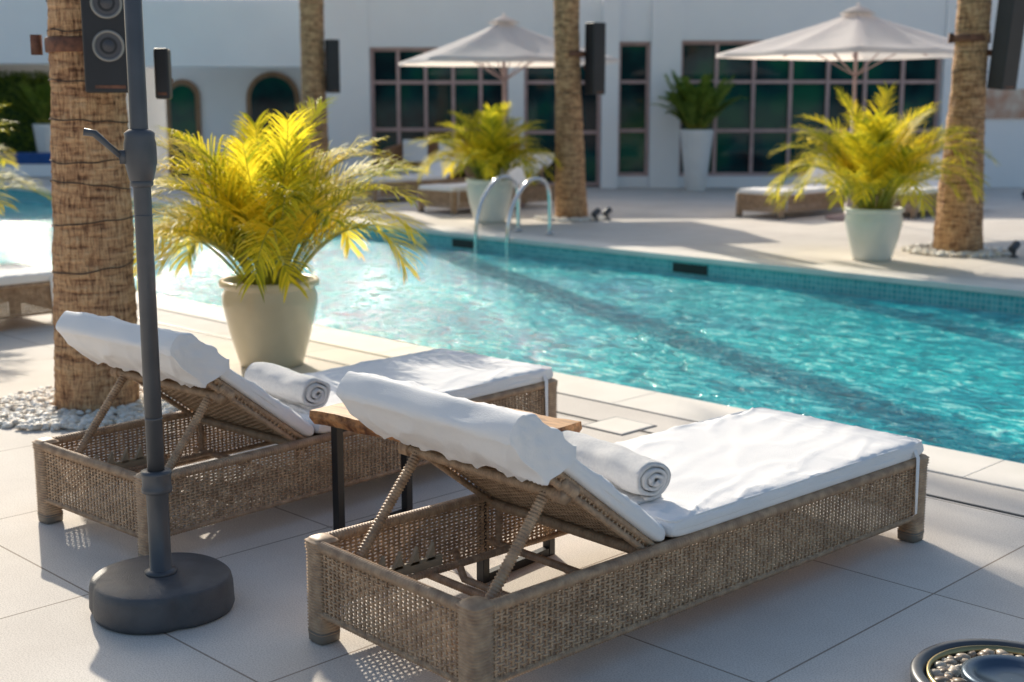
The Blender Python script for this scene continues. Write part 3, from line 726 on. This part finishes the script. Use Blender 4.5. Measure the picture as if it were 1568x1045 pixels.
M_dwood=simple('door_wood',(.38,.22,.12),(.26,.15,.08),rough=.5,scale=4,stretch=(6,1,1))
mb=MB(); archm(mb,-4.9,1.1,2.15,3.19,.06); archm(mb,-6.75,.7,2.0,3.19,.06); obj('arch_doors',mb.mesh('ad',M_dwood,False),bld)
mb=MB(); archm(mb,-4.9,.9,2.05,3.12,.02); archm(mb,-6.75,.5,1.88,3.12,.02); obj('arch_glass',mb.mesh('ag',M_glass,False),bld)
mb=MB(); mb.box(8.55,9.7,-.09,-.052,1.25,1.78); obj('wall_plaque',mb.mesh('pl',simple('plaque',(.72,.62,.52),(.55,.3,.2),rough=.6,scale=4),False),bld)
hd=empty('hedge',(-11.5,30.2,0)); mb=MB(); mb.box(-4,2.0,-.3,.3,.15,2.05); obj('hedge_core',mb.mesh('hc',simple('hedge_dark',(.03,.07,.015),rough=.9),False),hd)
rng=random.Random(5); mb=MB()
for k in range(9000):
    x=rng.uniform(-4.05,2.05); z=rng.uniform(.1,2.15); y=-.3-rng.uniform(-.03,.1)
    if rng.random()<.15: z=rng.uniform(2.0,2.2); y=rng.uniform(-.3,.3)
    c=Vector((x,y,z)); s=rng.uniform(.03,.06); u=Vector((rng.uniform(-1,1),rng.uniform(-1,1),rng.uniform(-1,1))).normalized(); v=u.cross(Vector((rng.uniform(-1,1),rng.uniform(-1,1),rng.uniform(-1,1)))).normalized()
    mb.add([c-u*s,c+v*s*.5,c+u*s,c-v*s*.5],[(0,1,2,3)])
obj('hedge_leaves',mb.mesh('hl',M_green,False),hd)
bb=empty('blue_bench',(-10.6,27.9,0)); mb=MB(); mb.box(-2,1.2,-.3,.3,.28,.5); obj('blue_pad',mb.mesh('bp',simple('blue_fabric',(.02,.09,.3),rough=.8),False),bb,bevel=.03)
mb=MB(); mb.box(-2,1.2,-.28,.28,.02,.278); obj('bench_plinth',mb.mesh('bpl',M_wall,False),bb)
# ---------------------------------------------------------------- round pebble bowl
fb=empty('round_pebble_bowl',(1.36,3.40,0)); mb=MB()
mb.lathe([(.25,0),(.262,.01),(.266,.045),(.258,.055),(.235,.055),(.228,.03),(.20,.02)],(0,0,0),64,cap=False); obj('outer_ring',mb.mesh('r1',M_grey),fb)
mb=MB(); mb.lathe([(.222,.034),(.222,.05),(.214,.052),(.212,.034)],(0,0,0),64,cap=False); obj('brass_trim',mb.mesh('r2',simple('brass',(.45,.36,.18),rough=.35,metal=.9)),fb)
mb=MB(); mb.lathe([(.13,.02),(.132,.06),(.12,.066),(.095,.06),(.09,.05),(.03,.048),(.001,.048)],(0,0,0),48,cap=False); obj('steel_disc',mb.mesh('r3',simple('blued_steel',(.10,.14,.19),rough=.3,metal=.8)),fb)
def mk_peb2():
    m,nt,out=newmat('brown_pebbles'); L=nt.links; g=N(nt,'ShaderNodeNewGeometry')
    c=ramp(nt,g.outputs['Random Per Island'],[(0,(.10,.07,.05)),(.4,(.36,.27,.19)),(1,(.62,.55,.45))])
    p=N(nt,'ShaderNodeBsdfPrincipled'); L.new(c,p.inputs['Base Color']); p.inputs['Roughness'].default_value=.4; L.new(p.outputs[0],out.inputs[0]); return m
pb=pebbles('pebbles',(0,0,0),.145,.20,170,9,(.012,.022),.02,fb); pb.data.materials.clear(); pb.data.materials.append(mk_peb2())
# ---------------------------------------------------------------- light, sky, camera
EL=26; dx,dy=.35,-.94
w=bpy.data.worlds.new('World'); S.world=w; w.use_nodes=True; nt=w.node_tree
bg=nt.nodes['Background']; sk=nt.nodes.new('ShaderNodeTexSky'); sk.sky_type='NISHITA'; sk.sun_disc=False
sk.sun_elevation=R(EL); sk.sun_rotation=math.atan2(-dx,-dy); sk.air_density=1.5; sk.dust_density=4.5; sk.ozone_density=4
nt.links.new(sk.outputs[0],bg.inputs[0]); bg.inputs[1].default_value=.15
ld=bpy.data.lights.new('sun','SUN'); ld.energy=5; ld.angle=R(.5); ld.color=(1,.91,.76)
sun=bpy.data.objects.new('sun',ld); S.collection.objects.link(sun)
v=Vector((dx*math.cos(R(EL)),dy*math.cos(R(EL)),-math.sin(R(EL)))); sun.rotation_euler=v.to_track_quat('-Z','Y').to_euler()
cam=bpy.data.cameras.new('camera'); co=bpy.data.objects.new('camera',cam); S.collection.objects.link(co); S.camera=co
co.location=(0,0,1.6); co.rotation_euler=(R(90-10.3),0,0); cam.lens=46.8; cam.sensor_width=36; cam.clip_end=1500
cam.dof.use_dof=True; cam.dof.focus_distance=4.2; cam.dof.aperture_fstop=2.8
S.view_settings.view_transform='Standard'; S.view_settings.look='None'; S.view_settings.exposure=0
print('verts',sum(len(m.vertices) for m in bpy.data.meshes))
